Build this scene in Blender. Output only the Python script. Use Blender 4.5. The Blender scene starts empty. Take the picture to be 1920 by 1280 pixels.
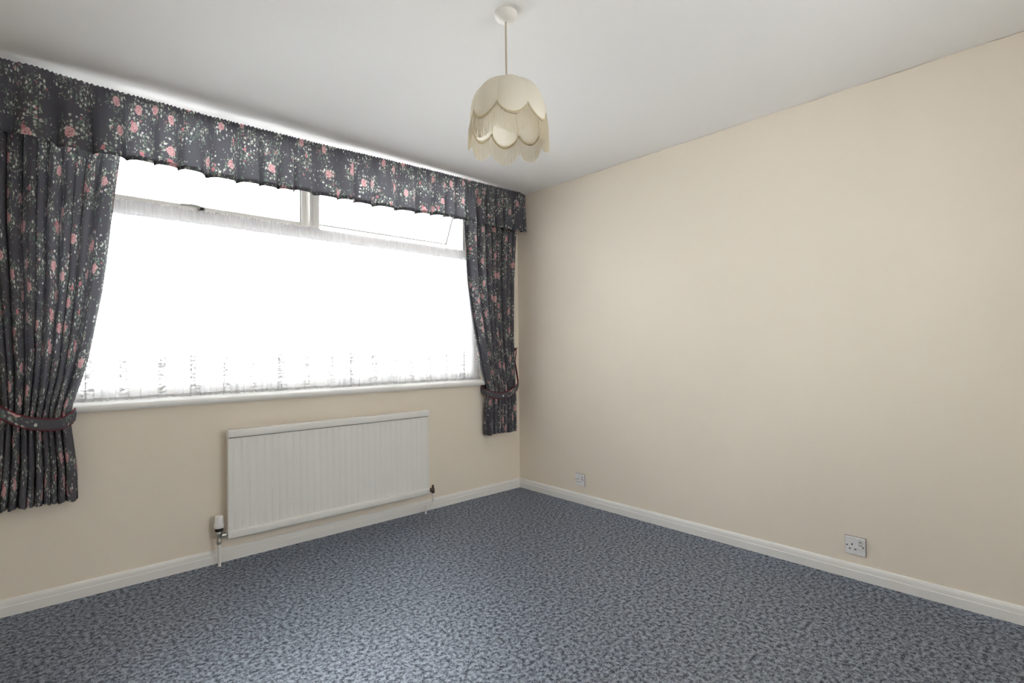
import bpy, bmesh, math, random
from mathutils import Vector, Matrix
random.seed(7)
S = bpy.context.scene
COL = S.collection

# ------------------------------------------------------------------ camera, sky, exposure
H = 2.40                      # ceiling height
XL, YF = -3.50, -3.95         # far (unseen) left wall and front wall
cam_d = bpy.data.cameras.new('camera')
cam = bpy.data.objects.new('camera', cam_d)
COL.objects.link(cam)
S.camera = cam
cam_d.sensor_width = 36.0
cam_d.lens = 979.587 / 1920 * 36.0
cam_d.clip_start = 0.02
_r = Vector((0.74189218, -0.67042833, -0.01103852))
_u = Vector((-0.00241751, -0.01913701, 0.99981395))
_f = Vector((0.67051484, 0.74172746, 0.01581837))
m = Matrix((( _r.x, _u.x, -_f.x, -2.9514), (_r.y, _u.y, -_f.y, -3.18506),
            (_r.z, _u.z, -_f.z, 1.13171), (0, 0, 0, 1)))
cam.matrix_world = m

w = bpy.data.worlds.new('overcast_sky')
S.world = w
w.use_nodes = True
bg = w.node_tree.nodes['Background']
bg.inputs['Color'].default_value = (0.985, 0.99, 1.0, 1)
bg.inputs['Strength'].default_value = 10.0
S.view_settings.view_transform = 'Standard'
S.view_settings.look = 'None'
S.view_settings.gamma = 1.0
S.view_settings.use_curve_mapping = False
S.view_settings.exposure = 0.24
cy = S.cycles
cy.use_denoising = True
cy.max_bounces = 24
cy.diffuse_bounces = 16
cy.transparent_max_bounces = 32
cy.transmission_bounces = 12
cy.sample_clamp_indirect = 12.0


# ------------------------------------------------------------------ node helpers
def lin(c):
    return tuple(((v / 12.92) if v <= 0.04045 else ((v + 0.055) / 1.055) ** 2.4) for v in (x / 255 for x in c)) + (1,)


class NT:
    def __init__(self, name):
        self.mat = bpy.data.materials.new(name)
        self.mat.use_nodes = True
        self.t = self.mat.node_tree
        self.t.nodes.clear()
        self.out = self.n('ShaderNodeOutputMaterial')

    def n(self, kind, **kw):
        nd = self.t.nodes.new(kind)
        for k, v in kw.items():
            setattr(nd, k, v)
        return nd

    def set(self, sock, v):
        if isinstance(v, bpy.types.NodeSocket):
            self.t.links.new(v, sock)
        elif v is not None:
            sock.default_value = v

    def math(self, op, a, b=None, c=None, clamp=False):
        nd = self.n('ShaderNodeMath', operation=op, use_clamp=clamp)
        for i, v in enumerate((a, b, c)):
            if v is not None:
                self.set(nd.inputs[i], v)
        return nd.outputs[0]

    def vmath(self, op, a, b=None, out=0):
        nd = self.n('ShaderNodeVectorMath', operation=op)
        self.set(nd.inputs[0], a)
        if b is not None:
            self.set(nd.inputs[1], b)
        return nd.outputs[out]

    def mix(self, f, a, b):
        nd = self.n('ShaderNodeMix', data_type='RGBA')
        self.set(nd.inputs['Factor'], f)
        self.set(nd.inputs['A'], a)
        self.set(nd.inputs['B'], b)
        return nd.outputs['Result']

    def noise(self, vec, scale, detail=2.0, rough=0.5, color=False):
        nd = self.n('ShaderNodeTexNoise')
        self.set(nd.inputs['Vector'], vec)
        nd.inputs['Scale'].default_value = scale
        nd.inputs['Detail'].default_value = detail
        nd.inputs['Roughness'].default_value = rough
        return nd.outputs['Color' if color else 'Fac']

    def voronoi(self, vec, scale, rand=1.0):
        nd = self.n('ShaderNodeTexVoronoi', voronoi_dimensions='2D')
        self.set(nd.inputs['Vector'], vec)
        nd.inputs['Scale'].default_value = scale
        nd.inputs['Randomness'].default_value = rand
        return nd

    def step(self, v, lo, hi):            # smooth 0..1 between lo and hi
        nd = self.n('ShaderNodeMapRange', interpolation_type='SMOOTHSTEP')
        self.set(nd.inputs['Value'], v)
        nd.inputs['From Min'].default_value = lo
        nd.inputs['From Max'].default_value = hi
        return nd.outputs['Result']

    def bsdf(self, color, rough=0.5, spec=0.5, bump=None, strength=0.3, dist=0.002):
        p = self.n('ShaderNodeBsdfPrincipled')
        self.set(p.inputs['Base Color'], color)
        self.set(p.inputs['Roughness'], rough)
        p.inputs['Specular IOR Level'].default_value = spec
        if bump is not None:
            b = self.n('ShaderNodeBump')
            b.inputs['Strength'].default_value = strength
            b.inputs['Distance'].default_value = dist
            self.set(b.inputs['Height'], bump)
            self.t.links.new(b.outputs[0], p.inputs['Normal'])
        return p

    def finish(self, shader):
        self.t.links.new(shader, self.out.inputs['Surface'])
        return self.mat


def obj_co(t):
    return t.n('ShaderNodeTexCoord').outputs['Object']


def paint(name, rgb, rough=0.6, spec=0.3, grain=900, amount=0.03, strength=0.12):
    t = NT(name)
    co = obj_co(t)
    n1 = t.noise(co, grain, 2)
    n2 = t.noise(co, 3.0, 3)
    base = lin(rgb)
    dark = tuple(v * (1 - amount) for v in base[:3]) + (1,)
    col = t.mix(n2, base, dark)
    return t.finish(t.bsdf(col, rough, spec, n1, strength, 0.001).outputs[0])


M = {}
M['wall'] = paint('cream_wall_paint', (241, 232, 218), 0.75, 0.2, 260, 0.03, 0.10)
M['ceiling'] = paint('white_ceiling_paint', (238, 238, 238), 0.85, 0.15, 200, 0.02, 0.12)
M['gloss'] = paint('white_gloss_paint', (239, 239, 237), 0.35, 0.45, 120, 0.02, 0.04)
M['upvc'] = paint('white_window_plastic', (232, 231, 228), 0.3, 0.5, 50, 0.01, 0.0)
M['enamel'] = paint('white_radiator_enamel', (238, 238, 235), 0.38, 0.45, 90, 0.02, 0.03)
M['plastic'] = paint('white_moulded_plastic', (236, 236, 238), 0.35, 0.5, 60, 0.01, 0.0)
M['rosewhite'] = paint('white_ceiling_rose_plastic', (236, 234, 230), 0.4, 0.5, 60, 0.01, 0.0)
M['dark'] = paint('black_plastic', (14, 14, 14), 0.5, 0.4, 60, 0.01, 0.0)
M['gasket'] = paint('grey_gasket_and_gap_shade', (70, 70, 72), 0.6, 0.3, 60, 0.01, 0.0)
M['brownmetal'] = paint('aged_brown_brass', (70, 52, 40), 0.45, 0.5, 60, 0.1, 0.02)
M['piping'] = paint('dark_red_cord', (112, 44, 52), 0.8, 0.2, 400, 0.1, 0.2)
M['cordcover'] = paint('beige_flex_cover', (190, 178, 160), 0.6, 0.3, 80, 0.02, 0.0)
M['copper'] = paint('painted_pipe', (236, 235, 232), 0.4, 0.45, 80, 0.02, 0.02)


def metal(name, rgb, rough):
    t = NT(name)
    p = t.bsdf(lin(rgb), rough, 0.5)
    p.inputs['Metallic'].default_value = 1.0
    n = t.noise(obj_co(t), 60, 3)
    t.set(p.inputs['Roughness'], t.math('MULTIPLY_ADD', n, 0.15, rough))
    return t.finish(p.outputs[0])


M['chrome'] = metal('dull_chrome', (190, 188, 182), 0.25)
M['darkchrome'] = metal('tarnished_valve_metal', (110, 98, 86), 0.35)
M['alloy'] = metal('grey_handle_alloy', (176, 176, 170), 0.4)


def glass_mat():
    t = NT('window_glass')
    tr = t.n('ShaderNodeBsdfTransparent')
    tr.inputs[0].default_value = (0.95, 0.96, 0.955, 1)
    gl = t.n('ShaderNodeBsdfGlossy')
    gl.inputs['Roughness'].default_value = 0.02
    fr = t.n('ShaderNodeFresnel')
    fr.inputs['IOR'].default_value = 1.45
    # a faint smear of dust, and the mirror part of the pane
    mx = t.n('ShaderNodeMixShader')
    t.t.links.new(t.math('MULTIPLY', fr.outputs[0], 0.8), mx.inputs[0])
    t.t.links.new(tr.outputs[0], mx.inputs[1])
    t.t.links.new(gl.outputs[0], mx.inputs[2])
    return t.finish(mx.outputs[0])


M['glass'] = glass_mat()


def carpet_mat():
    t = NT('slate_blue_heather_carpet')
    co = obj_co(t)
    n1 = t.noise(co, 60, 3, 0.62)
    n2 = t.noise(co, 170, 2, 0.6)
    n3 = t.noise(co, 2.2, 3, 0.5)
    k = t.math('ADD', t.math('MULTIPLY', n1, 0.62), t.math('MULTIPLY', n2, 0.38))
    ramp = t.n('ShaderNodeValToRGB')
    t.set(ramp.inputs[0], k)
    e = ramp.color_ramp.elements
    e[0].position, e[0].color = 0.39, lin((36, 40, 48))
    e[1].position, e[1].color = 0.61, lin((122, 129, 148))
    mid = e.new(0.49)
    mid.color = lin((71, 76, 89))
    hue = t.mix(t.math('MULTIPLY', t.step(t.noise(co, 30, 2), 0.5, 0.62), 0.35), ramp.outputs[0], lin((78, 94, 96)))
    col = t.mix(t.math('MULTIPLY', t.step(n3, 0.35, 0.7), 0.18), hue, lin((72, 76, 83)))
    b = t.n('ShaderNodeBump')
    b.inputs['Strength'].default_value = 0.6
    b.inputs['Distance'].default_value = 0.005
    t.set(b.inputs['Height'], k)
    df = t.n('ShaderNodeBsdfDiffuse')
    t.set(df.inputs[0], col)
    df.inputs['Roughness'].default_value = 0.6
    t.t.links.new(b.outputs[0], df.inputs['Normal'])
    gl = t.n('ShaderNodeBsdfGlossy')                  # the slight shine of synthetic pile
    gl.inputs[0].default_value = (0.80, 0.88, 1.0, 1)
    gl.inputs['Roughness'].default_value = 0.47
    t.t.links.new(b.outputs[0], gl.inputs['Normal'])
    mx = t.n('ShaderNodeMixShader')
    t.set(mx.inputs[0], t.math('MULTIPLY_ADD', t.step(k, 0.38, 0.62), 0.34, 0.06))
    t.t.links.new(df.outputs[0], mx.inputs[1])
    t.t.links.new(gl.outputs[0], mx.inputs[2])
    return t.finish(mx.outputs[0])


M['carpet'] = carpet_mat()


def floral_mat(name, trans=0.10):
    """Charcoal chintz printed with pink roses, white blossom and grey-green leaves (UV in metres of cloth)."""
    t = NT(name)
    uv = t.n('ShaderNodeTexCoord').outputs['UV']
    col = lin((100, 100, 107))
    weave = t.noise(uv, 700, 2)
    col = t.mix(weave, col, lin((86, 86, 93)))

    def cluster(scale, off):
        u = t.vmath('ADD', uv, (off, off * 0.7, 0))
        vo = t.voronoi(u, scale, 0.85)
        d = t.vmath('SUBTRACT', u, vo.outputs['Position'])
        return u, d, vo.outputs['Color']

    u, d, ccol = cluster(7.0, 3.0)
    wob = t.noise(uv, 55, 2, color=True)
    dw = t.vmath('ADD', d, t.vmath('MULTIPLY', t.vmath('SUBTRACT', wob, (0.5, 0.5, 0.5)), (0.022, 0.022, 0)))
    dw = t.vmath('MULTIPLY', dw, (1, 1, 0))
    r = t.vmath('LENGTH', dw, out=1)
    sep = t.n('ShaderNodeSeparateColor')
    t.set(sep.inputs[0], ccol)
    area = t.step(t.math('SUBTRACT', 1.0, t.math('MULTIPLY', r, 1 / 0.085)), 0.0, 0.6)       # how near a bunch

    def dots(scale, size, keep, near, color, stretch=(1, 1, 1), soft=0.3):
        nonlocal col
        uu = t.vmath('ADD', t.vmath('MULTIPLY', uv, stretch), t.vmath('MULTIPLY', wob, (0.012, 0.012, 0)))
        vo = t.voronoi(uu, scale, 1.0)
        dd = vo.outputs['Distance']
        s = t.n('ShaderNodeSeparateColor')
        t.set(s.inputs[0], vo.outputs['Color'])
        prob = t.math('MULTIPLY_ADD', area, near, keep)
        on = t.math('LESS_THAN', s.outputs[0], prob)
        disc = t.math('SUBTRACT', 1.0, t.step(dd, size * (1 - soft), size))
        f = t.math('MULTIPLY', on, disc)
        shade = t.mix(s.outputs[1], color, tuple(v * 0.62 for v in color[:3]) + (1,))
        col = t.mix(f, col, shade)

    dots(44, 0.34, 0.06, 0.55, lin((122, 138, 131)), (1, 0.62, 1))      # leaves
    dots(70, 0.30, 0.05, 0.40, lin((148, 160, 144)), (0.7, 1, 1))      # leaf tips
    dots(40, 0.30, 0.03, 0.55, lin((228, 230, 226)))                   # white blossom
    dots(80, 0.30, 0.04, 0.30, lin((206, 208, 196)))                   # small buds
    dots(38, 0.26, 0.008, 0.06, lin((204, 140, 148)))                   # pink buds
    # the rose in the middle of most bunches
    petal = t.voronoi(t.vmath('ADD', uv, t.vmath('MULTIPLY', wob, (0.01, 0.01, 0))), 95, 1.0)
    ring = t.math('SINE', t.math('MULTIPLY', r, 560.0))
    pk = t.mix(t.math('MULTIPLY_ADD', ring, 0.35, t.math('MULTIPLY', petal.outputs['Distance'], 0.9), clamp=True),
               lin((228, 190, 192)), lin((172, 108, 118)))
    rose = t.math('SUBTRACT', 1.0, t.step(r, 0.021, 0.026))
    rose = t.math('MULTIPLY', rose, t.math('GREATER_THAN', sep.outputs[0], 0.40))
    col = t.mix(rose, col, pk)
    d2 = t.vmath('LENGTH', t.vmath('ADD', dw, (0.016, -0.026, 0)), out=1)
    rose2 = t.math('MULTIPLY', t.math('SUBTRACT', 1.0, t.step(d2, 0.009, 0.0125)), t.math('GREATER_THAN', sep.outputs[1], 0.62))
    col = t.mix(rose2, col, lin((198, 132, 140)))

    p = t.bsdf(col, 0.8, 0.2, weave, 0.1, 0.0006)
    p.inputs['Sheen Weight'].default_value = 0.1
    tl = t.n('ShaderNodeBsdfTranslucent')
    t.set(tl.inputs[0], col)
    mx = t.n('ShaderNodeMixShader')
    mx.inputs[0].default_value = trans
    t.t.links.new(p.outputs[0], mx.inputs[1])
    t.t.links.new(tl.outputs[0], mx.inputs[2])
    return t.finish(mx.outputs[0])


M['floral'] = floral_mat('floral_chintz', 0.28)


def net_mat(name, lace):
    t = NT(name)
    uv = t.n('ShaderNodeTexCoord').outputs['UV']
    fac = t.math('MULTIPLY_ADD', t.noise(uv, 500, 1), 0.1, 0.46)
    if lace:
        sp = t.n('ShaderNodeSeparateXYZ')
        t.set(sp.inputs[0], uv)
        x, y = sp.outputs[0], sp.outputs[1]
        # a column of embroidered sprays every 24 cm, and a worked border along the bottom
        cx = t.math('ABSOLUTE', t.math('SUBTRACT', t.math('FRACT', t.math('DIVIDE', x, 0.24)), 0.5))
        colm = t.math('SUBTRACT', 1.0, t.step(cx, 0.10, 0.22))
        band = t.math('SUBTRACT', 1.0, t.step(y, 0.20, 0.27))
        wv = t.n('ShaderNodeTexWave', wave_type='RINGS')
        t.set(wv.inputs[0], uv)
        wv.inputs['Scale'].default_value = 14
        wv.inputs['Distortion'].default_value = 9
        wv.inputs['Detail'].default_value = 2
        wv.inputs['Detail Scale'].default_value = 3
        curls = t.step(wv.outputs['Fac'], 0.62, 0.8)
        spray = t.math('MULTIPLY', t.math('MULTIPLY', colm, band), curls)
        rose = t.vmath('LENGTH', t.vmath('MULTIPLY', t.n('ShaderNodeCombineXYZ').outputs[0], (1, 1, 1)), out=1)
        cmb = t.n('ShaderNodeCombineXYZ')
        t.set(cmb.inputs[0], t.math('MULTIPLY', cx, 0.24))
        t.set(cmb.inputs[1], t.math('SUBTRACT', y, 0.135))
        rr = t.vmath('LENGTH', cmb.outputs[0], out=1)
        bloom = t.math('SUBTRACT', 1.0, t.step(rr, 0.018, 0.028))
        edge = t.math('SUBTRACT', 1.0, t.step(y, 0.012, 0.018))
        emb = t.math('MAXIMUM', t.math('MAXIMUM', spray, t.math('MULTIPLY', bloom, curls)), edge)
    tr = t.n('ShaderNodeBsdfTransparent')
    tl = t.n('ShaderNodeBsdfTranslucent')
    tl.inputs[0].default_value = (0.62, 0.62, 0.64, 1)
    df = t.n('ShaderNodeBsdfDiffuse')
    df.inputs[0].default_value = (0.86, 0.86, 0.88, 1)
    m1 = t.n('ShaderNodeMixShader')
    m1.inputs[0].default_value = 0.5
    t.t.links.new(df.outputs[0], m1.inputs[1])
    t.t.links.new(tl.outputs[0], m1.inputs[2])
    m2 = t.n('ShaderNodeMixShader')
    t.set(m2.inputs[0], fac)
    t.t.links.new(tr.outputs[0], m2.inputs[1])
    t.t.links.new(m1.outputs[0], m2.inputs[2])
    if not lace:
        return t.finish(m2.outputs[0])
    # close embroidery thread lets little light through
    t2 = t.n('ShaderNodeBsdfTranslucent')
    t2.inputs[0].default_value = (0.125, 0.125, 0.13, 1)
    d2 = t.n('ShaderNodeBsdfDiffuse')
    d2.inputs[0].default_value = (0.85, 0.85, 0.86, 1)
    m3 = t.n('ShaderNodeMixShader')
    m3.inputs[0].default_value = 0.4
    t.t.links.new(d2.outputs[0], m3.inputs[1])
    t.t.links.new(t2.outputs[0], m3.inputs[2])
    m4 = t.n('ShaderNodeMixShader')
    t.set(m4.inputs[0], t.math('MULTIPLY', emb, 0.98))
    t.t.links.new(m2.outputs[0], m4.inputs[1])
    t.t.links.new(m3.outputs[0], m4.inputs[2])
    return t.finish(m4.outputs[0])


M['net'] = net_mat('white_lace_net', True)
M['netplain'] = net_mat('white_net_heading', False)


def shade_mat(name, rgb, trans, alpha=1.0):
    t = NT(name)
    co = obj_co(t)
    n = t.noise(co, 300, 2)
    base = lin(rgb)
    col = t.mix(t.math('MULTIPLY', n, 0.25), base, tuple(v * 0.85 for v in base[:3]) + (1,))
    df = t.bsdf(col, 0.6, 0.25)
    tl = t.n('ShaderNodeBsdfTranslucent')
    t.set(tl.inputs[0], col)
    mx = t.n('ShaderNodeMixShader')
    mx.inputs[0].default_value = trans
    t.t.links.new(df.outputs[0], mx.inputs[1])
    t.t.links.new(tl.outputs[0], mx.inputs[2])
    return t.finish(mx.outputs[0])


M['shade'] = shade_mat('cream_shade_fabric', (244, 239, 226), 0.42)
M['braid'] = shade_mat('beige_braid_trim', (224, 213, 182), 0.3)
M['fringe'] = shade_mat('cream_fringe_thread', (240, 235, 222), 0.4)


# ------------------------------------------------------------------ mesh helpers
class MB:
    """Collects pieces and links them as one mesh object."""
    def __init__(self):
        self.v, self.f, self.uv = [], [], {}

    def box(self, lo, hi):
        b = len(self.v)
        (x0, y0, z0), (x1, y1, z1) = lo, hi
        self.v += [(x0, y0, z0), (x1, y0, z0), (x1, y1, z0), (x0, y1, z0), (x0, y0, z1), (x1, y0, z1), (x1, y1, z1), (x0, y1, z1)]
        self.f += [tuple(b + i for i in q) for q in ((0, 3, 2, 1), (4, 5, 6, 7), (0, 1, 5, 4), (1, 2, 6, 5), (2, 3, 7, 6), (3, 0, 4, 7))]
        return self

    def extrude(self, prof, a, b, axis):
        """closed profile of 3-D points offset from a to b (both added to every profile point)"""
        s = len(self.v)
        n = len(prof)
        a, b = Vector(a), Vector(b)
        self.v += [tuple(Vector(p) + a) for p in prof] + [tuple(Vector(p) + b) for p in prof]
        self.f += [(s + i, s + (i + 1) % n, s + n + (i + 1) % n, s + n + i) for i in range(n)]
        self.f += [tuple(s + i for i in reversed(range(n))), tuple(s + n + i for i in range(n))]
        return self

    def tube(self, pts, r, n=12, closed=False, caps=True):
        pts = [Vector(p) for p in pts]
        s = len(self.v)
        k = len(pts)
        rad = r if isinstance(r, (list, tuple)) else [r] * k
        prev = None
        for i, p in enumerate(pts):
            if closed:
                d = pts[(i + 1) % k] - pts[i - 1]
            else:
                d = pts[min(i + 1, k - 1)] - pts[max(i - 1, 0)]
            d.normalize()
            if prev is None:
                ref = Vector((0, 0, 1)) if abs(d.z) < 0.9 else Vector((1, 0, 0))
                nx = d.cross(ref).normalized()
            else:
                nx = (prev - d * prev.dot(d)).normalized()
            prev = nx
            ny = d.cross(nx)
            for j in range(n):
                a = 2 * math.pi * j / n
                self.v.append(tuple(p + (nx * math.cos(a) + ny * math.sin(a)) * rad[i]))
        for i in range(k if closed else k - 1):
            for j in range(n):
                a, b = s + i * n + j, s + i * n + (j + 1) % n
                c, d2 = s + ((i + 1) % k) * n + (j + 1) % n, s + ((i + 1) % k) * n + j
                self.f.append((a, b, c, d2))
        if caps and not closed:
            self.f.append(tuple(s + j for j in reversed(range(n))))
            self.f.append(tuple(s + (k - 1) * n + j for j in range(n)))
        return self

    def lathe(self, prof, c, n=32, axis='z'):
        """prof: (radius, height) from one end to the other"""
        s = len(self.v)
        for r, h in prof:
            for j in range(n):
                a = 2 * math.pi * j / n
                x, y = r * math.cos(a), r * math.sin(a)
                p = {'z': (x, y, h), 'x': (h, x, y), 'y': (x, h, y)}[axis]
                self.v.append((c[0] + p[0], c[1] + p[1], c[2] + p[2]))
        for i in range(len(prof) - 1):
            for j in range(n):
                self.f.append((s + i * n + j, s + i * n + (j + 1) % n, s + (i + 1) * n + (j + 1) % n, s + (i + 1) * n + j))
        self.f.append(tuple(s + j for j in reversed(range(n))))
        self.f.append(tuple(s + (len(prof) - 1) * n + j for j in range(n)))
        return self

    def grid(self, P, nu, nv, uvf=None, wrap=False):
        s = len(self.v)
        cols = nu if wrap else nu + 1
        for j in range(nv + 1):
            for i in range(cols):
                self.v.append(tuple(P(i / nu, j / nv)))
        for j in range(nv):
            for i in range(nu):
                a, b = s + j * cols + i, s + j * cols + (i + 1) % cols
                self.f.append((a, b, b + cols, a + cols))
        if uvf:
            for j in range(nv + 1):
                for i in range(cols):
                    self.uv[s + j * cols + i] = uvf(i / nu, j / nv)
        return self

    def build(self, name, mat, parent=None, smooth=False, bevel=0.0, seg=2, solid=0.0):
        me = bpy.data.meshes.new(name)
        me.from_pydata(self.v, [], self.f)
        me.materials.append(mat)
        if self.uv:
            lay = me.uv_layers.new(name='cloth')
            for lp in me.loops:
                lay.data[lp.index].uv = self.uv.get(lp.vertex_index, (0, 0))
        bm = bmesh.new()
        bm.from_mesh(me)
        if not self.uv:
            bmesh.ops.recalc_face_normals(bm, faces=bm.faces)
        bm.to_mesh(me)
        bm.free()
        if smooth:
            me.polygons.foreach_set('use_smooth', [True] * len(me.polygons))
        o = bpy.data.objects.new(name, me)
        COL.objects.link(o)
        if parent:
            o.parent = parent
            o.matrix_parent_inverse = Matrix.Translation(parent_loc(parent)).inverted()
        if solid:
            md = o.modifiers.new('thickness', 'SOLIDIFY')
            md.thickness = solid
            md.offset = 0
        if bevel:
            md = o.modifiers.new('edge', 'BEVEL')
            md.width = bevel
            md.segments = seg
            md.limit_method = 'ANGLE'
            if not smooth:
                me.polygons.foreach_set('use_smooth', [True] * len(me.polygons))
                if hasattr(me, 'set_sharp_from_angle'):
                    me.set_sharp_from_angle(angle=math.radians(40))
        elif smooth and hasattr(me, 'set_sharp_from_angle'):
            me.set_sharp_from_angle(angle=math.radians(50))
        return o


WORLD = {}


def parent_loc(o):                     # world position of a parent (no object here is rotated or scaled)
    return WORLD.get(o.name, Vector((0, 0, 0)))


def thing(o, label, cat, group=None):
    o['label'] = label
    o['category'] = cat
    if group:
        o['group'] = group
    return o


def empty(name, loc, label, cat, group=None):
    o = bpy.data.objects.new(name, None)
    o.empty_display_size = 0.05
    COL.objects.link(o)
    o.location = loc
    WORLD[o.name] = Vector(loc)
    return thing(o, label, cat, group)


def struct(o, label=None):
    o['kind'] = 'structure'
    if label:
        o['label'] = label
    return o


def lerp(a, b, t):
    return a + (b - a) * t


def table(tb, x):
    """piecewise-linear lookup, smoothed a little, in rows (x, value) with rising x"""
    if x <= tb[0][0]:
        return tb[0][1]
    for (a, va), (b, vb) in zip(tb, tb[1:]):
        if x <= b:
            t = (x - a) / (b - a)
            return lerp(va, vb, t)
    return tb[-1][1]


def smooth_path(pts, per=6, closed=False):
    """Catmull-Rom through the points"""
    P = [Vector(p) for p in pts]
    n = len(P)
    out = []
    for i in range(n if closed else n - 1):
        def g(k):
            return P[k % n] if closed else P[max(0, min(n - 1, k))]
        p0, p1, p2, p3 = g(i - 1), g(i), g(i + 1), g(i + 2)
        for s in range(per):
            t = s / per
            out.append(0.5 * ((2 * p1) + (p2 - p0) * t + (2 * p0 - 5 * p1 + 4 * p2 - p3) * t * t + (3 * p1 - p0 - 3 * p2 + p3) * t ** 3))
    if not closed:
        out.append(P[-1])
    return out


# ------------------------------------------------------------------ room shell
WX0, WX1, WZ0, WZ1 = -3.02, -0.36, 0.86, 2.345      # window opening
o = MB().box((XL - 0.2, YF - 0.2, -0.15), (0.2, 0.3, 0.0)).build('floor', M['carpet'])
struct(o, 'slate blue heather carpet over the whole floor')
o = MB().box((XL - 0.2, YF - 0.2, H), (0.2, 0.3, H + 0.15)).build('ceiling', M['ceiling'])
struct(o, 'flat white painted ceiling')
wb = MB()
wb.box((XL - 0.2, 0, 0), (WX0, 0.26, H))
wb.box((WX1, 0, 0), (0.2, 0.26, H))
wb.box((WX0, 0, 0), (WX1, 0.26, WZ0))
wb.box((WX0, 0, WZ1), (WX1, 0.26, H))
struct(wb.build('wall_back', M['wall']), 'cream wall with the wide window and radiator')
# unseen overhang added outside the window to block steep sky light
struct(MB().box((XL - 0.6, 0.26, 2.44), (0.8, 0.90, 2.56)).build('sky_blocking_eave', M['upvc']))
# right wall: a plaster skin whose top edge leaves a thin, uneven crack under the ceiling
wr = MB().box((0.012, YF - 0.2, 0), (0.2, 0, H))
n = 160
top = []
rr = random.Random(3)
g = 0.0
for i in range(n + 1):
    y = lerp(YF, 0, i / n)
    tgt = rr.choice((0.0, 0.0, 0.001, 0.0024, 0.005)) if y < -0.55 else 0.0
    g = lerp(g, tgt, 0.6)
    top.append((y, H - max(g, 0.0002)))
s = len(wr.v)
for y, z in top:
    wr.v += [(0, y, 0), (0, y, z), (0.012, y, z), (0.012, y, 0)]
for i in range(n):
    a = s + i * 4
    b = a + 4
    wr.f += [(a, b, b + 1, a + 1), (a + 1, b + 1, b + 2, a + 2)]
struct(wr.build('wall_right', M['wall']), 'plain cream wall with two power sockets')
struct(MB().box((XL - 0.2, YF, 0), (XL, 0, H)).build('wall_left', M['wall']))
FX0, FX1, FZ0, FZ1 = -1.80, -0.80, 1.00, 2.10           # invented window opening behind the camera, added for fill light
wf = MB()
wf.box((XL - 0.2, YF - 0.2, 0), (FX0, YF, H))
wf.box((FX1, YF - 0.2, 0), (0.2, YF, H))
wf.box((FX0, YF - 0.2, 0), (FX1, YF, FZ0))
wf.box((FX0, YF - 0.2, FZ1), (FX1, YF, H))
struct(wf.build('wall_front', M['wall']))
f2 = MB()
for a, b in (((FX0, FZ0), (FX0 + 0.06, FZ1)), ((FX1 - 0.06, FZ0), (FX1, FZ1)), ((FX0, FZ0), (FX1, FZ0 + 0.06)), ((FX0, FZ1 - 0.06), (FX1, FZ1)),
             (((FX0 + FX1) / 2 - 0.03, FZ0), ((FX0 + FX1) / 2 + 0.03, FZ1))):
    f2.box((a[0], YF - 0.15, a[1]), (b[0], YF - 0.09, b[1]))
w2 = struct(f2.build('added_fill_window', M['upvc'], bevel=0.003))
MB().box((FX0 + 0.06, YF - 0.123, FZ0 + 0.06), (FX1 - 0.06, YF - 0.117, FZ1 - 0.06)).build('fixed_pane', M['glass'], w2)


def skirting(name, a, b, into):
    """a,b: ends on the wall line; into: unit vector into the room"""
    prof = [(0, 0), (0.016, 0), (0.016, 0.040), (0.0135, 0.044), (0.0135, 0.048), (0.0125, 0.060), (0.009, 0.068), (0.004, 0.0725), (0, 0.073)]
    p3 = [(into[0] * d, into[1] * d, z) for d, z in prof]
    o = MB().extrude(p3, a, b, None).build(name, M['gloss'])
    return struct(o, 'white painted moulded skirting board')


skirting('baseboard_right', (0, -0.0, 0), (0, YF, 0), (-1, 0))
skirting('baseboard_back', (-0.0, 0, 0), (XL, 0, 0), (0, -1))
skirting('baseboard_left', (XL, 0, 0), (XL, YF, 0), (1, 0))
skirting('baseboard_front', (0, YF, 0), (XL, YF, 0), (0, 1))

# ------------------------------------------------------------------ window
FY0, FY1 = 0.09, 0.15
fr = MB()
fr.box((WX0, FY0, 0.885), (WX0 + 0.07, FY1, WZ1))          # left jamb
fr.box((-0.497, FY0, 1.848), (WX1, FY1, WZ1)).box((-0.44, FY0, 0.885), (WX1, FY1, 1.848))              # right jamb
fr.box((WX0 + 0.07, FY0, WZ1 - 0.05), (-0.497, FY1, WZ1))  # head
fr.box((WX0 + 0.07, FY0, 0.885), (-0.44, FY1, 0.948))     # bottom rail
win = struct(fr.build('window_1', M['upvc'], bevel=0.004), 'wide white window behind the net curtain')
MB().box((WX0 + 0.07, FY0 + 0.002, 1.848), (-0.497, FY1, 1.912)).build('transom', M['upvc'], win, bevel=0.004)
mu = MB()
mu.box((-1.693, FY0, 1.912), (-1.632, FY1, WZ1 - 0.05))
mu.box((-1.676, FY0 - 0.006, 1.912), (-1.650, FY0, WZ1 - 0.05))
mu.build('mullion', M['upvc'], win, bevel=0.003)
MB().box((WX0 + 0.07, 0.118, 0.948), (-0.44, 0.124, 1.848)).build('fixed_pane', M['glass'], win)
be = MB()
for z0, z1 in ((0.948, 0.958), (1.838, 1.848)):
    be.box((WX0 + 0.07, 0.10, z0), (-0.44, 0.118, z1))
be.build('glazing_bead', M['upvc'], win, bevel=0.002)


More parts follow.
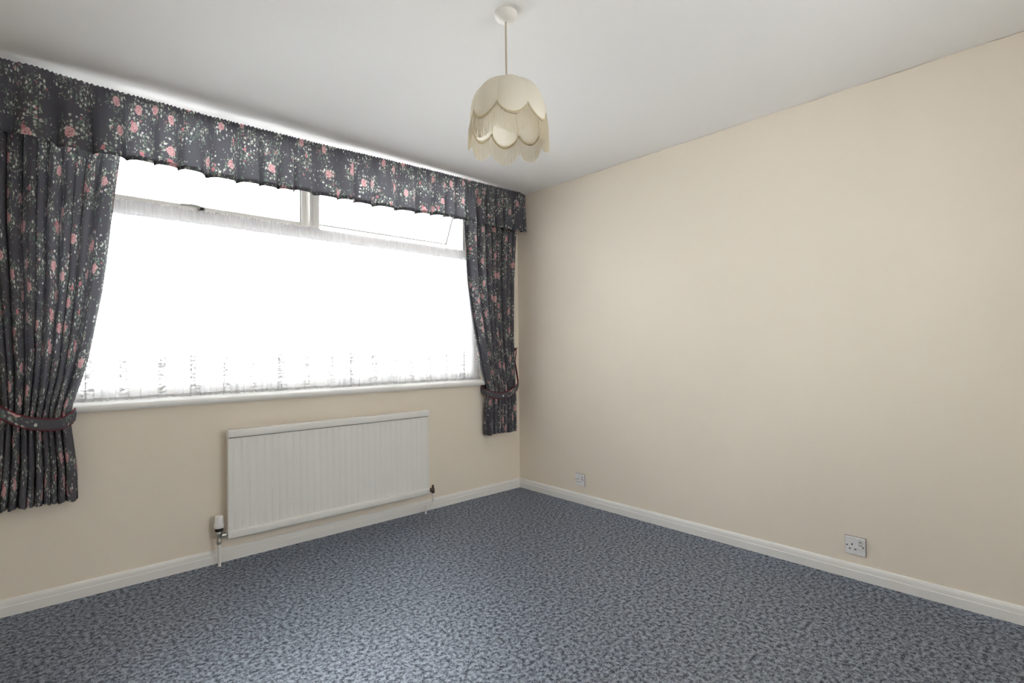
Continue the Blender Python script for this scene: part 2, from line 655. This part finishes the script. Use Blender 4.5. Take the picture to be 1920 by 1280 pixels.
def casement(x0, x1, sl, sr, angle):
    """top-hung sash: local origin on the hinge line, hanging down 0.41"""
    hz, hy = 2.318, 0.152
    L, rt, rb = 0.412, 0.05, 0.048
    def T(p):
        x, y, z = p
        c, s_ = math.cos(angle), math.sin(angle)
        return (x, hy + y * c - z * s_, hz + y * s_ + z * c)
    f = MB()
    f.box((x0, 0, -L), (x0 + sl, 0.05, 0))
    f.box((x1 - sr, 0, -L), (x1, 0.05, 0))
    f.box((x0 + sl, 0, -rt), (x1 - sr, 0.05, 0))
    f.box((x0 + sl, 0, -L), (x1 - sr, 0.05, -L + rb))
    f.v = [T(p) for p in f.v]
    c = f.build('casement', M['upvc'], win, bevel=0.004)
    gm = MB()
    e = 0.0035
    for a, b in (((x0 + sl, 0.012, -L + rb), (x0 + sl + e, 0.02, -rt)), ((x1 - sr - e, 0.012, -L + rb), (x1 - sr, 0.02, -rt)),
                 ((x0 + sl, 0.012, -L + rb), (x1 - sr, 0.02, -L + rb + e))):
        gm.box(a, b)
    gm.v = [T(p) for p in gm.v]
    gm.build('gasket', M['gasket'], c)
    g_ = MB().box((x0 + sl, 0.02, -L + rb), (x1 - sr, 0.026, -rt))
    g_.v = [T(p) for p in g_.v]
    g_.build('pane', M['glass'], c)
    return c, T


cl, _T = casement(WX0 + 0.055, -1.686, 0.05, 0.036, 0.0)
cr, TR = casement(-1.634, -0.456, 0.062, 0.036, math.radians(26))
# handle on the shut sash, its lever lying level
hd = MB()
hd.box((-2.300, 0.138, 1.918), (-2.262, 0.152, 1.948))
pts = smooth_path([(-2.283, 0.118, 1.938), (-2.31, 0.112, 1.944), (-2.345, 0.112, 1.945), (-2.385, 0.114, 1.941)], 5)
hd.tube(pts, [lerp(0.0085, 0.0045, i / (len(pts) - 1)) for i in range(len(pts))], 10)
ho = hd.build('handle', M['alloy'], cl, smooth=True)
ho['label'] = 'grey lever handle lying level on the shut sash'
MB().lathe([(0.009, 0.0), (0.010, 0.004), (0.010, 0.03), (0.008, 0.036)], (-2.283, 0.104, 1.932), 14, 'y').build('spindle', M['dark'], cl, smooth=True)
# stay between open sash and frame
a, b = TR((-0.462, 0.0, -0.30)), (-0.495, 0.149, 2.08)
MB().tube([a, b], 0.004, 8).build('stay', M['brownmetal'], cr)
# sill board
pr = [(0, -0.034, 0.862), (0, -0.040, 0.870), (0, -0.042, 0.878), (0, -0.040, 0.887), (0, -0.034, 0.894), (0, -0.026, 0.896),
      (0, FY0 + 0.01, 0.898), (0, FY0 + 0.01, 0.862), (0, -0.004, 0.862), (0, -0.004, 0.857), (0, -0.02, 0.857)]
sl_ = MB().extrude([p for p in pr[:8]], (-3.06, 0, 0), (-0.345, 0, 0), None).build('window_sill', M['gloss'], win, smooth=True)
sl_['label'] = 'white rounded sill board'

# ------------------------------------------------------------------ curtain rail, valance
rail = empty('curtain_rail', (-1.7, 0, 2.33), 'white curtain rail hidden behind the floral valance', 'curtain rail')
MB().box((-3.34, -0.082, 2.305), (-0.115, -0.062, 2.325)).build('track', M['plastic'], rail, bevel=0.003)
for i in range(7):
    x = -3.25 + i * 0.52
    MB().box((x - 0.012, -0.120, 2.320), (x + 0.012, -0.0006, 2.335)).box((x - 0.015, -0.004, 2.305), (x + 0.015, -0.0006, 2.345)).build('bracket', M['plastic'], rail, bevel=0.002)
MB().box((-3.34, -0.123, 2.325), (-0.115, -0.119, 2.345)).build('valance_track', M['plastic'], rail, bevel=0.001)

TOP = [(-3.4, 2.378), (-3.08, 2.378), (-2.98, 2.382), (-2.85, 2.371), (-2.75, 2.367), (-2.28, 2.361), (-2.0, 2.363), (-1.7, 2.366), (-1.37, 2.375),
       (-0.9, 2.384), (-0.5, 2.385), (0.0, 2.391)]
BOT = [(-3.4, 2.075), (-3.08, 2.074), (-2.98, 2.070), (-2.87, 2.056), (-2.65, 2.058), (-2.51, 2.058), (-2.28, 2.046), (-2.0, 2.050), (-1.83, 2.060), (-1.37, 2.060),
       (-0.97, 2.070), (-0.68, 2.078), (-0.5, 2.076), (-0.23, 2.074), (0.0, 2.088)]


class Folds:
    """an uneven run of soft folds: phase(t) rises by about one per fold"""
    def __init__(self, n, seed, jitter=0.35):
        r = random.Random(seed)
        w_ = [1 + r.uniform(-jitter, jitter) for _ in range(int(math.ceil(n)))]
        tot = sum(w_)
        self.x = [0]
        for v in w_:
            self.x.append(self.x[-1] + v / tot)
        self.a = [r.uniform(0.55, 1.0) for _ in range(len(self.x) + 1)]
        self.b = [r.uniform(-1, 1) for _ in range(len(self.x) + 1)]

    def at(self, t):
        for i in range(len(self.x) - 1):
            if t <= self.x[i + 1] or i == len(self.x) - 2:
                u = (t - self.x[i]) / (self.x[i + 1] - self.x[i])
                k = u * u * (3 - 2 * u)
                return i + u, lerp(self.a[i], self.a[i + 1], k), lerp(self.b[i], self.b[i + 1], k)


def crease(q, p):
    """1 on the broad front of a fold, falling to -1 in a narrow crease"""
    return 1 - 2 * (0.5 - 0.5 * math.cos(q)) ** p


def make_valance():
    x0, x1 = -3.36, -0.003
    fo = Folds(29, 11, 0.4)
    fine = Folds(190, 5, 0.3)
    cloth = 6.2
    def P(t, s):
        # s = 0 top, 1 bottom
        ph, amp, side = fo.at(t)
        fp, fa, _ = fine.at(t)
        x = lerp(x0, x1, t)
        zt, zb = table(TOP, x), table(BOT, x)
        z = lerp(zt, zb, s)
        A = 0.004 + 0.050 * max(0.0, (s - 0.10) / 0.90) ** 0.7
        q = 2 * math.pi * ph
        yw = crease(q + 0.5 * side * s, 1.8)
        g_ = max(0.0, 1 - s / 0.42)
        y = -0.147 - A * amp * (yw - 0.45) * 0.62 - 0.0038 * g_ ** 0.6 * fa * math.sin(2 * math.pi * fp)
        xx = x + 0.016 * s * math.sin(q + 0.5 * side * s)
        edge = min(1.0, max(0.0, (x1 - x) / 0.10))
        y = lerp(-0.103 + 0.25 * (y + 0.147), y, edge ** 0.6)
        xx = min(xx, -0.0025)
        if s < 0.02:
            z += 0.0025 * math.sin(2 * math.pi * fp) * fa
        z += 0.004 * s * side
        return (xx, y, z)
    mb = MB().grid(P, 1900, 26, lambda t, s: (t * cloth, -s * 0.31))
    o = mb.build('valance', M['floral'], None, smooth=True)
    thing(o, 'gathered grey floral valance running along the whole top of the window', 'valance')
    # the turned hem along the bottom edge, a second layer of cloth just behind the face
    def Q(t, s):
        p = P(t, lerp(0.93, 1.0, s))
        return (p[0], p[1] + 0.0025, p[2] + 0.0004)
    MB().grid(Q, 950, 2, lambda t, s: (t * cloth + 1.3, -s * 0.02)).build('hem', M['floral'], o, smooth=True)
    # gathering tape behind the heading
    def R(t, s):
        p = P(t, lerp(0.06, 0.30, s))
        return (p[0], -0.1335 + 0.006, p[2])
    return o


make_valance()


# ------------------------------------------------------------------ curtains and tiebacks
def make_curtain(label, outer, inner, nfold, seed, zt, zb, tie_z, cloth, group, sgn):
    """outer / inner: tables z -> x of the wall-side and window-side edges; sgn +1 when inner has the larger x"""
    fo = Folds(nfold, seed, 0.38)
    outer = sorted(outer)
    inner = sorted(inner)
    def P(t, s):
        z = lerp(zt, zb, s)
        ph, amp, side = fo.at(t)
        xo, xi = table(outer, z), table(inner, z)
        # towards the tie the folds bunch to the outer side
        d = z - tie_z
        near = math.exp(-(d / 0.10) ** 2)
        q = 2 * math.pi * (ph + 0.10 * side * math.sin(z * 3 + side * 5))
        A = lerp(0.044, 0.024, near)
        if s < 0.12:
            A *= lerp(0.55, 1.0, s / 0.12)
        if d < 0:
            A = lerp(A, 0.036, min(1.0, -d / 0.2))
        pitch = abs(xi - xo) / nfold
        yw = crease(q, 1.7) - 0.2
        # last fold on the window side lies broad and flat
        x = lerp(xo, xi, t) + (0.17 if xi > xo else -0.17) * pitch * math.sin(q)
        lo, hi = min(xo, xi), max(xo, xi)
        x = max(lo - 0.004, min(hi + 0.004, x))
        y = min(-0.020, -0.062 - A * amp * yw - 0.012 * near)
        curl = max(0.0, (t - 0.93) / 0.07)
        y = lerp(y, -0.022 - 0.012 * near, curl ** 1.3)
        x = lerp(x, xi + (0.045 * curl if sgn < 0 else 0.0), min(1.0, curl * 2.5))
        zz = z + (0.006 * side * math.sin(q) if s > 0.985 else 0)
        return (x, min(y, -0.018), zz)
    def uvf(t, s):
        return (t * cloth + seed * 0.37, lerp(zt, zb, s))
    o = MB().grid(P, int(nfold * 22), 90, uvf).build('curtain', M['floral'], None, smooth=True)
    thing(o, label, 'curtain', group)
    # turned hems: along the bottom and down the window-side edge
    def Q(t, s):
        p = P(t, lerp(0.955, 1.0, s))
        return (p[0], p[1] + 0.003, p[2] + 0.001)
    MB().grid(Q, int(nfold * 16), 3, lambda t, s: (t * cloth + 3, s * 0.06)).build('hem', M['floral'], o, smooth=True)
    return o


G = 'floral curtains beside the window'
right_in = [(0.46, -0.425), (0.50, -0.425), (0.74, -0.420), (0.80, -0.406), (0.85, -0.408), (0.94, -0.436), (1.035, -0.460), (1.24, -0.508), (1.436, -0.546), (1.633, -0.578),
            (1.80, -0.592), (1.95, -0.600), (2.15, -0.614), (2.31, -0.62)]
right_out = [(0.46, -0.110), (0.77, -0.118), (0.86, -0.124), (1.2, -0.134), (1.67, -0.122), (2.01, -0.098), (2.31, -0.06)]
make_curtain('short grey floral curtain tied back near the room corner', right_out, right_in, 8, 4, 2.3035, 0.478, 0.79, 1.75, G, -1)
left_in = [(0.46, -2.818), (0.62, -2.822), (0.76, -2.838), (0.84, -2.847), (0.90, -2.838), (1.01, -2.806), (1.118, -2.780), (1.28, -2.754), (1.42, -2.732), (1.575, -2.714),
           (1.75, -2.699), (1.915, -2.682), (2.08, -2.664), (2.31, -2.65)]
left_out = [(0.46, -3.20), (0.80, -3.16), (0.9, -3.15), (1.2, -3.20), (1.67, -3.27), (2.31, -3.32)]
make_curtain('long grey floral curtain tied back at the left edge of the photo', left_out, left_in, 14, 9, 2.3035, 0.468, 0.85, 2.7, G, 1)


def make_tieback(label, path, width, group):
    P = smooth_path(path, 8, closed=True)
    n = len(P)
    W = width
    # outward direction in plan: away from the middle of the loop
    c = sum(P, Vector()) / n
    def band(i, s):
        p = P[i % n]
        out = Vector((p.x - c.x, (p.y - c.y) * 3, 0)).normalized()
        bow = 0.004 * (1 - (2 * s - 1) ** 2)
        k = min(1.0, max(0.25, (1.16 - p.z) / 0.2))
        return Vector((p.x, p.y, p.z + W * k * (s - 0.5))) + out * bow
    mb = MB().grid(lambda t, s: band(int(round(t * n)), s), n, 4, lambda t, s: (t * 0.95 + 5.2, s * W), wrap=False)
    o = mb.build('curtain_tieback', M['floral'], None, smooth=True, solid=0.004)
    thing(o, label, 'tieback', group)
    for s in (0.0, 1.0):
        MB().tube([band(i, s) for i in range(n)], 0.0032, 8, closed=True).build('piping', M['piping'], o, smooth=True)['label'] = 'dark red piping along the band'
    return o


TG = 'fabric tiebacks around the curtains'
make_tieback('floral tieback band round the short curtain by the corner',
             [(-0.045, -0.016, 1.135), (-0.085, -0.05, 1.03), (-0.104, -0.095, 0.91), (-0.125, -0.122, 0.850), (-0.185, -0.137, 0.808), (-0.27, -0.139, 0.782), (-0.355, -0.132, 0.782),
              (-0.400, -0.112, 0.795), (-0.409, -0.070, 0.806), (-0.405, -0.012, 0.835), (-0.30, -0.009, 0.90), (-0.14, -0.010, 1.03)], 0.046, TG)
make_tieback('floral tieback band round the long curtain at the left edge',
             [(-3.262, -0.016, 1.135), (-3.225, -0.06, 1.05), (-3.185, -0.115, 0.985), (-3.12, -0.138, 0.930), (-3.07, -0.143, 0.892), (-3.01, -0.143, 0.852), (-2.95, -0.141, 0.832),
              (-2.89, -0.135, 0.826), (-2.862, -0.116, 0.836), (-2.837, -0.075, 0.852), (-2.846, -0.012, 0.872), (-3.0, -0.009, 0.95), (-3.18, -0.010, 1.07)], 0.05, TG)
for (x, lb) in ((-0.043, 'small brown tieback hook on the wall beside the room corner'), (-3.264, 'small brown tieback hook on the wall left of the long curtain')):
    hk = MB().lathe([(0.009, -0.004), (0.009, 0.0)], (x, 0, 1.140), 14, 'y')
    hk.tube(smooth_path([(x, -0.002, 1.140), (x, -0.016, 1.138), (x, -0.026, 1.142), (x, -0.028, 1.152)], 4), 0.0032, 8)
    thing(hk.build('tieback_hook', M['brownmetal'], None, smooth=True), lb, 'hook', 'tieback hooks on the wall')

# ------------------------------------------------------------------ net curtain on its wire
rod = MB().tube([(WX0, 0.062, 1.838), (WX1, 0.062, 1.838)], 0.0055, 12)
ro = thing(rod.build('net_curtain_rod', M['plastic'], None, smooth=True), 'thin white rod carrying the net curtain across the window', 'curtain rod')
nf = Folds(40, 21, 0.5)
ff = Folds(170, 22, 0.5)


def net_P(t, s):
    ph, amp, side = nf.at(t)
    fp, fa, fs = ff.at(t)
    x0, x1 = WX0 + 0.01, WX1 - 0.004
    x = lerp(x0, x1, t)
    z = lerp(1.836, 0.902, s)
    q = 2 * math.pi * ph
    A = lerp(0.004, 0.017, min(1, s / 0.25))
    y = 0.046 - A * amp * math.sin(q) - 0.004 * (1 - s) ** 2 * math.sin(2 * math.pi * fp) * fa
    x += 0.012 * s * amp * math.sin(2 * q + side * 2)
    if s > 0.999:
        z += 0.006 * abs(math.sin(t * 2.66 * 1.6 / 0.055 * math.pi))
    x = max(x0, min(x1, x))
    return (x, max(0.006, min(0.082, y)), z)


net = MB().grid(net_P, 1500, 24, lambda t, s: (t * 4.25, (1 - s) * 0.93)).build('net_curtain', M['net'], None, smooth=True)
thing(net, 'sheer white lace net curtain hanging on the window below the transom', 'net curtain')


def head_P(t, s):
    fp, fa, fs = ff.at(t)
    x = lerp(WX0 + 0.01, WX1 - 0.004, t)
    z = lerp(1.832, 1.906, s) + (0.004 * math.sin(2 * math.pi * fp * 0.5 + fs * 4) if s > 0.9 else 0)
    bulge = 0.010 * math.exp(-((s - 0.08) / 0.12) ** 2)
    return (x, 0.050 - bulge - (0.003 + 0.004 * s) * fa * math.sin(2 * math.pi * fp), z)


MB().grid(head_P, 1500, 10, lambda t, s: (t * 4.25, s * 0.07)).build('heading', M['netplain'], net, smooth=True)


def ruf_P(t, s):
    fp, fa, fs = ff.at(t)
    p = head_P(t, lerp(0.84, 1.0, s))
    return (p[0] + 0.003 * fs, p[1] + lerp(0.012, 0.0, s) - 0.008 * math.sin(math.pi * s) * fa, p[2] + 0.003 * s * fs)


rf = MB().grid(ruf_P, 1500, 4, lambda t, s: (t * 4.25, s * 0.02)).build('ruffle', M['netplain'], net, smooth=True)
rf['label'] = 'frilled top edge of the net'

# ------------------------------------------------------------------ radiator
RX0, RX1, RZ0, RZ1 = -2.204, -0.9365, 0.135, 0.717
rad = empty('radiator', ((RX0 + RX1) / 2, -0.06, RZ0), 'white ribbed panel radiator on the wall under the window', 'radiator')
pitch = (RX1 - RX0 - 0.05) / 31
prof = []
xs = []
x = RX0 + 0.004
pan = MB()
N = 31 * 12
yb = -0.050
def rib_y(x):
    u = (x - RX0 - 0.025) / pitch
    if u < 0 or u > 31:
        return -0.0800
    c = 0.5 - 0.5 * math.cos(2 * math.pi * u)
    return -0.0800 + 0.0036 * (1 - min(1.0, c * 1.9))
cols = [RX0 + 0.003] + [RX0 + 0.025 + pitch * 31 * i / N for i in range(N + 1)] + [RX1 - 0.003]
for z in (RZ0 + 0.03, RZ0 + 0.050, RZ0 + 0.062, RZ1 - 0.062, RZ1 - 0.050, RZ1 - 0.03):
    flat = z < RZ0 + 0.055 or z > RZ1 - 0.055
    for xx in cols:
        y = rib_y(xx)
        pan.v.append((xx, -0.0785 if flat else y, z))
nc = len(cols)
for j in range(5):
    for i in range(nc - 1):
        a = j * nc + i
        pan.f.append((a, a + 1, a + 1 + nc, a + nc))
pan.box((RX0 + 0.003, -0.072, RZ0 + 0.02), (RX1 - 0.003, -0.045, RZ1 - 0.02))
pan.build('panel', M['enamel'], rad, smooth=True)


def channel(name, z0, z1, over):
    pr = [(-0.045, z0 + 0.004), (-0.05, z0), (-0.084, z0), (-0.0885, z0 + 0.004), (-0.090, z0 + 0.009), (-0.090, z1 - 0.008), (-0.088, z1 - 0.003), (-0.084, z1), (-0.05, z1), (-0.045, z1 - 0.004)]
    return MB().extrude([(0, y, z) for y, z in pr], (RX0, 0, 0), (RX1, 0, 0), None).build(name, M['enamel'], rad, smooth=True, bevel=0.002)


channel('upper_channel', 0.6745, RZ1, 0)
channel('lower_channel', RZ0, 0.179, 0)
MB().box((RX0 + 0.006, -0.0808, 0.6722), (RX1 - 0.006, -0.0735, 0.6752)).build('gap_shade_strip', M['gasket'], rad)  # dark strip that paints in the shade of the gap under the upper channel
for x in (RX0 + 0.16, RX1 - 0.16):
    MB().box((x - 0.02, -0.046, RZ0 + 0.05), (x + 0.02, -0.042, RZ1 - 0.05)).box((x - 0.02, -0.043, RZ0 + 0.10), (x - 0.016, -0.0006, RZ1 - 0.10)).box((x - 0.02, -0.003, RZ0 + 0.10), (x + 0.02, -0.0006, RZ1 - 0.10)).build('bracket', M['enamel'], rad)
# thermostatic valve at the left end
vx, vy = -2.243, -0.066
va = MB()
va.lathe([(0.011, 0.118), (0.013, 0.122), (0.013, 0.140), (0.0105, 0.143), (0.0105, 0.160), (0.014, 0.164), (0.014, 0.182), (0.012, 0.186)], (vx, vy, 0), 18)
va.lathe([(0.0085, 0.0), (0.0085, 0.012), (0.0135, 0.013), (0.0135, 0.028), (0.009, 0.029), (0.009, 0.044)], (vx, vy, 0.160), 8, 'x')
v = va.build('thermostatic_valve', M['chrome'], rad, smooth=True)
MB().lathe([(0.013, 0.184), (0.019, 0.187), (0.0195, 0.199), (0.017, 0.206)], (vx, vy, 0), 20).build('collar', M['dark'], v, smooth=True)
hm = MB()
hp = [(0.0215, 0.204), (0.0235, 0.207), (0.0235, 0.222), (0.0205, 0.226), (0.0195, 0.262), (0.018, 0.267), (0.010, 0.269)]
hm.lathe(hp, (vx, vy, 0), 28)
h_ = hm.build('valve_head', M['plastic'], v, smooth=True)
h_['label'] = 'white thermostatic head'
MB().tube([(vx, vy, 0.125), (vx + 0.002, vy, 0.0)], 0.0078, 14).build('pipe', M['copper'], rad, smooth=True)['label'] = 'white painted straight pipe into the carpet'
# lockshield valve at the right end
lx, ly = -0.897, -0.066
lv = MB()
lv.lathe([(0.0085, -0.042), (0.0085, -0.028), (0.0145, -0.027), (0.0145, -0.010), (0.010, -0.009), (0.010, 0.004)], (lx, ly, 0.157), 8, 'x')
lv.lathe([(0.010, 0.132), (0.012, 0.136), (0.012, 0.150), (0.0115, 0.154), (0.0115, 0.166), (0.0075, 0.169), (0.0075, 0.186), (0.004, 0.188)], (lx, ly, 0), 16)
lv.build('lockshield_valve', M['darkchrome'], rad, smooth=True)
pp = [(lx, ly, 0.14), (lx, ly, 0.075), (lx - 0.006, ly - 0.004, 0.066), (lx - 0.02, ly - 0.006, 0.063), (lx - 0.052, ly - 0.008, 0.060), (lx - 0.062, ly - 0.008, 0.054), (lx - 0.065, ly - 0.008, 0.044), (lx - 0.065, ly - 0.008, 0.0)]
MB().tube(smooth_path(pp, 5), 0.0065, 12).build('pipe', M['copper'], rad, smooth=True)['label'] = 'white painted pipe with a sideways swan bend'


# ------------------------------------------------------------------ power sockets
def make_socket(y, z, label):
    """single switched socket on the right wall; y = centre, z = centre"""
    r = empty('power_socket', (0, y, z), label, 'socket', 'white switched sockets on the cream wall')
    k = 0.043
    MB().box((-0.0075, y - k, z - k), (0.0, y + k, z + k)).build('faceplate', M['plastic'], r, bevel=0.003, seg=3)
    MB().box((-0.0008, y - k - 0.0015, z - k - 0.0015), (0.0, y + k + 0.0015, z + k + 0.0015)).build('backing_rim', M['gasket'], r)
    # seen from the room the left of the plate is the larger y
    def hole(dy, dz, wy, wz):
        MB().box((-0.0079, y + dy - wy, z + dz - wz), (-0.0070, y + dy + wy, z + dz + wz)).build('pin_slot', M['dark'], r)
    hole(0.0125, 0.006, 0.0024, 0.0045)
    hole(0.0225, -0.016, 0.0040, 0.0022)
    hole(-0.0005, -0.016, 0.0040, 0.0022)
    for dy in (0.0335, -0.0335):
        MB().lathe([(0.0036, -0.0004), (0.0030, 0.0010)], (-0.0085, y + dy, z + 0.0), 12, 'x').build('screw', M['darkchrome'], r)
    MB().box((-0.0085, y - 0.029, z + 0.0045), (-0.0070, y - 0.0145, z + 0.0285)).build('switch_surround', M['gasket'], r)
    rk = MB()
    pr = [(-0.0082, y - 0.0282, z + 0.006), (-0.0112, y - 0.0282, z + 0.0155), (-0.0100, y - 0.0282, z + 0.0275), (-0.0075, y - 0.0282, z + 0.0275), (-0.0075, y - 0.0282, z + 0.006)]
    rk.extrude(pr, (0, 0, 0), (0, 0.013, 0), None)
    ro_ = rk.build('rocker_switch', M['plastic'], r)
    MB().box((-0.0113, y - 0.0262, z + 0.0205), (-0.0098, y - 0.0172, z + 0.0230)).build('mark', M['dark'], ro_)
    return r


make_socket(-2.400, 0.1592, 'nearer white switched socket low on the cream wall, towards the right edge')
make_socket(-0.6525, 0.1713, 'farther white switched socket low on the cream wall, close to the room corner')

# ------------------------------------------------------------------ pendant lamp
LX, LY = -1.650, -1.730
lamp = empty('pendant_lamp', (LX, LY, H), 'cream fringed fabric pendant shade hanging on a cord from the white ceiling', 'lamp')
MB().lathe([(0.0435, H), (0.0435, H - 0.006), (0.042, H - 0.012), (0.037, H - 0.021), (0.027, H - 0.028), (0.012, H - 0.031), (0.006, H - 0.034)], (LX, LY, 0), 40).build('ceiling_rose', M['rosewhite'], lamp, smooth=True)
MB().tube([(LX, LY, H - 0.03), (LX, LY, 2.10)], 0.0036, 10).build('cord', M['cordcover'], lamp, smooth=True)
MB().lathe([(0.008, 2.125), (0.016, 2.118), (0.018, 2.09), (0.018, 2.055), (0.015, 2.05)], (LX, LY, 0), 20).build('lamp_holder', M['rosewhite'], lamp, smooth=True)
sh = bpy.data.objects.new('shade', None)
COL.objects.link(sh)
sh.parent = lamp
sh.matrix_parent_inverse = Matrix.Translation(lamp.location).inverted()
sh.location = (LX + 0.005, LY - 0.004, 2.14)
WORLD[sh.name] = sh.location.copy()
CX, CY = LX + 0.005, LY - 0.004
NL = 8
VIEW = math.atan2(-3.185 - CY, -2.951 - CX)          # angle of the near side of the shade
PH0 = VIEW + math.radians(29)                        # a seam to the right of the near side
PROFILE = [(0.034, 2.137), (0.050, 2.1365), (0.066, 2.127), (0.086, 2.117), (0.104, 2.104), (0.119, 2.089), (0.131, 2.069), (0.139, 2.045), (0.1435, 2.018), (0.146, 1.985), (0.147, 1.935)]


def prof_at(z):
    pz = sorted((z_, r_) for r_, z_ in PROFILE)
    return table(pz, z)


def scallop(u):                                      # u 0..1 across a lobe -> z of its lower edge
    return 1.992 - 0.044 * math.sin(math.pi * u) ** 0.75


def gore(k):
    a0 = PH0 + k * 2 * math.pi / NL
    def P(u, s):
        zb = scallop(u)
        # walk down the profile to this lobe's lower edge
        tz = [(0.0, 2.137), (1.0, zb)]
        n_ = len(PROFILE)
        f = s * (n_ - 1)
        i = min(int(f), n_ - 2)
        r_ = lerp(PROFILE[i][0], PROFILE[i + 1][0], f - i)
        z = lerp(PROFILE[i][1], PROFILE[i + 1][1], f - i)
        z = 2.137 - (2.137 - z) * (2.137 - zb) / (2.137 - PROFILE[-1][1])
        r_ = prof_at(z) if z < 2.130 else r_
        r_ *= 1 - 0.055 * (2 * u - 1) ** 2 * min(1, s * 3) * (1.0 - 0.5 * s) + 0.0
        a = a0 + u * 2 * math.pi / NL
        zz = z - 0.004 * (2 * u - 1) ** 2 * (1 - s) + 0.005 + 0.03 * r_ * math.cos(a - VIEW)
        return (CX + r_ * math.cos(a), CY + r_ * math.sin(a), zz)
    g_ = MB().grid(P, 14, 20).build('shade_panel', M['shade'], sh, smooth=True)
    edge = [Vector(P(i / 14, 1.0)) for i in range(15)]
    ctr = Vector((CX, CY, 0))
    def out(p, d):
        v_ = Vector((p.x - CX, p.y - CY, 0)).normalized() * d
        return p + v_
    pr_ = MB()
    def B(u, s):
        p = Vector(P(u, 1.0))
        return tuple(out(p, 0.0022 + 0.0012 * math.sin(math.pi * s)) + Vector((0, 0, lerp(-0.0055, 0.0055, s))))
    pr_.grid(B, 14, 4)
    pr_.build('braid', M['braid'], g_, smooth=True, solid=0.0015)
    return P


fringe = MB()
rr = random.Random(8)
for k in range(NL):
    P = gore(k)
    for i in range(140):
        u = (i + 0.5) / 140
        p = Vector(P(u, 1.0))
        d = Vector((p.x - CX, p.y - CY, 0)).normalized()
        side = Vector((-d.y, d.x, 0))
        p = p + d * (0.002 + rr.uniform(0, 0.003))
        q = p + Vector((0, 0, -0.072 + rr.uniform(-0.002, 0.002))) + side * rr.uniform(-0.003, 0.003) + d * rr.uniform(-0.002, 0.003)
        s0 = len(fringe.v)
        wd = 0.00042
        for c in (p, q):
            fringe.v += [tuple(c + side * wd), tuple(c - side * wd * 0.5 + d * wd), tuple(c - side * wd * 0.5 - d * wd)]
        fringe.f += [(s0, s0 + 1, s0 + 4, s0 + 3), (s0 + 1, s0 + 2, s0 + 5, s0 + 4), (s0 + 2, s0, s0 + 3, s0 + 5)]
fo_ = fringe.build('fringe', M['fringe'], sh, smooth=True)
fo_['kind'] = 'stuff'
fo_['label'] = 'long cream thread fringe below the scalloped braid'
wr_ = MB().tube([(CX + 0.034 * math.cos(a), CY + 0.034 * math.sin(a), 2.136) for a in [i * 2 * math.pi / 32 for i in range(32)]], 0.0025, 8, closed=True)
for k in range(4):
    a = PH0 + k * math.pi / 2
    wr_.tube([(CX + 0.033 * math.cos(a), CY + 0.033 * math.sin(a), 2.136), (LX + 0.012 * math.cos(a), LY + 0.012 * math.sin(a), 2.118)], 0.0018, 6)
for k in range(NL):
    a = PH0 + k * 2 * math.pi / NL
    wr_.tube([(CX + (prof_at(z) - 0.011 if z < 2.10 else max(0.034, prof_at(z) - 0.008)) * math.cos(a), CY + (prof_at(z) - 0.011 if z < 2.10 else max(0.034, prof_at(z) - 0.008)) * math.sin(a), z - 0.004)
              for z in (2.134, 2.118, 2.10, 2.08, 2.05, 2.02, 1.99)], 0.0013, 6)
wr_.build('wire_frame', M['braid'], sh, smooth=True)
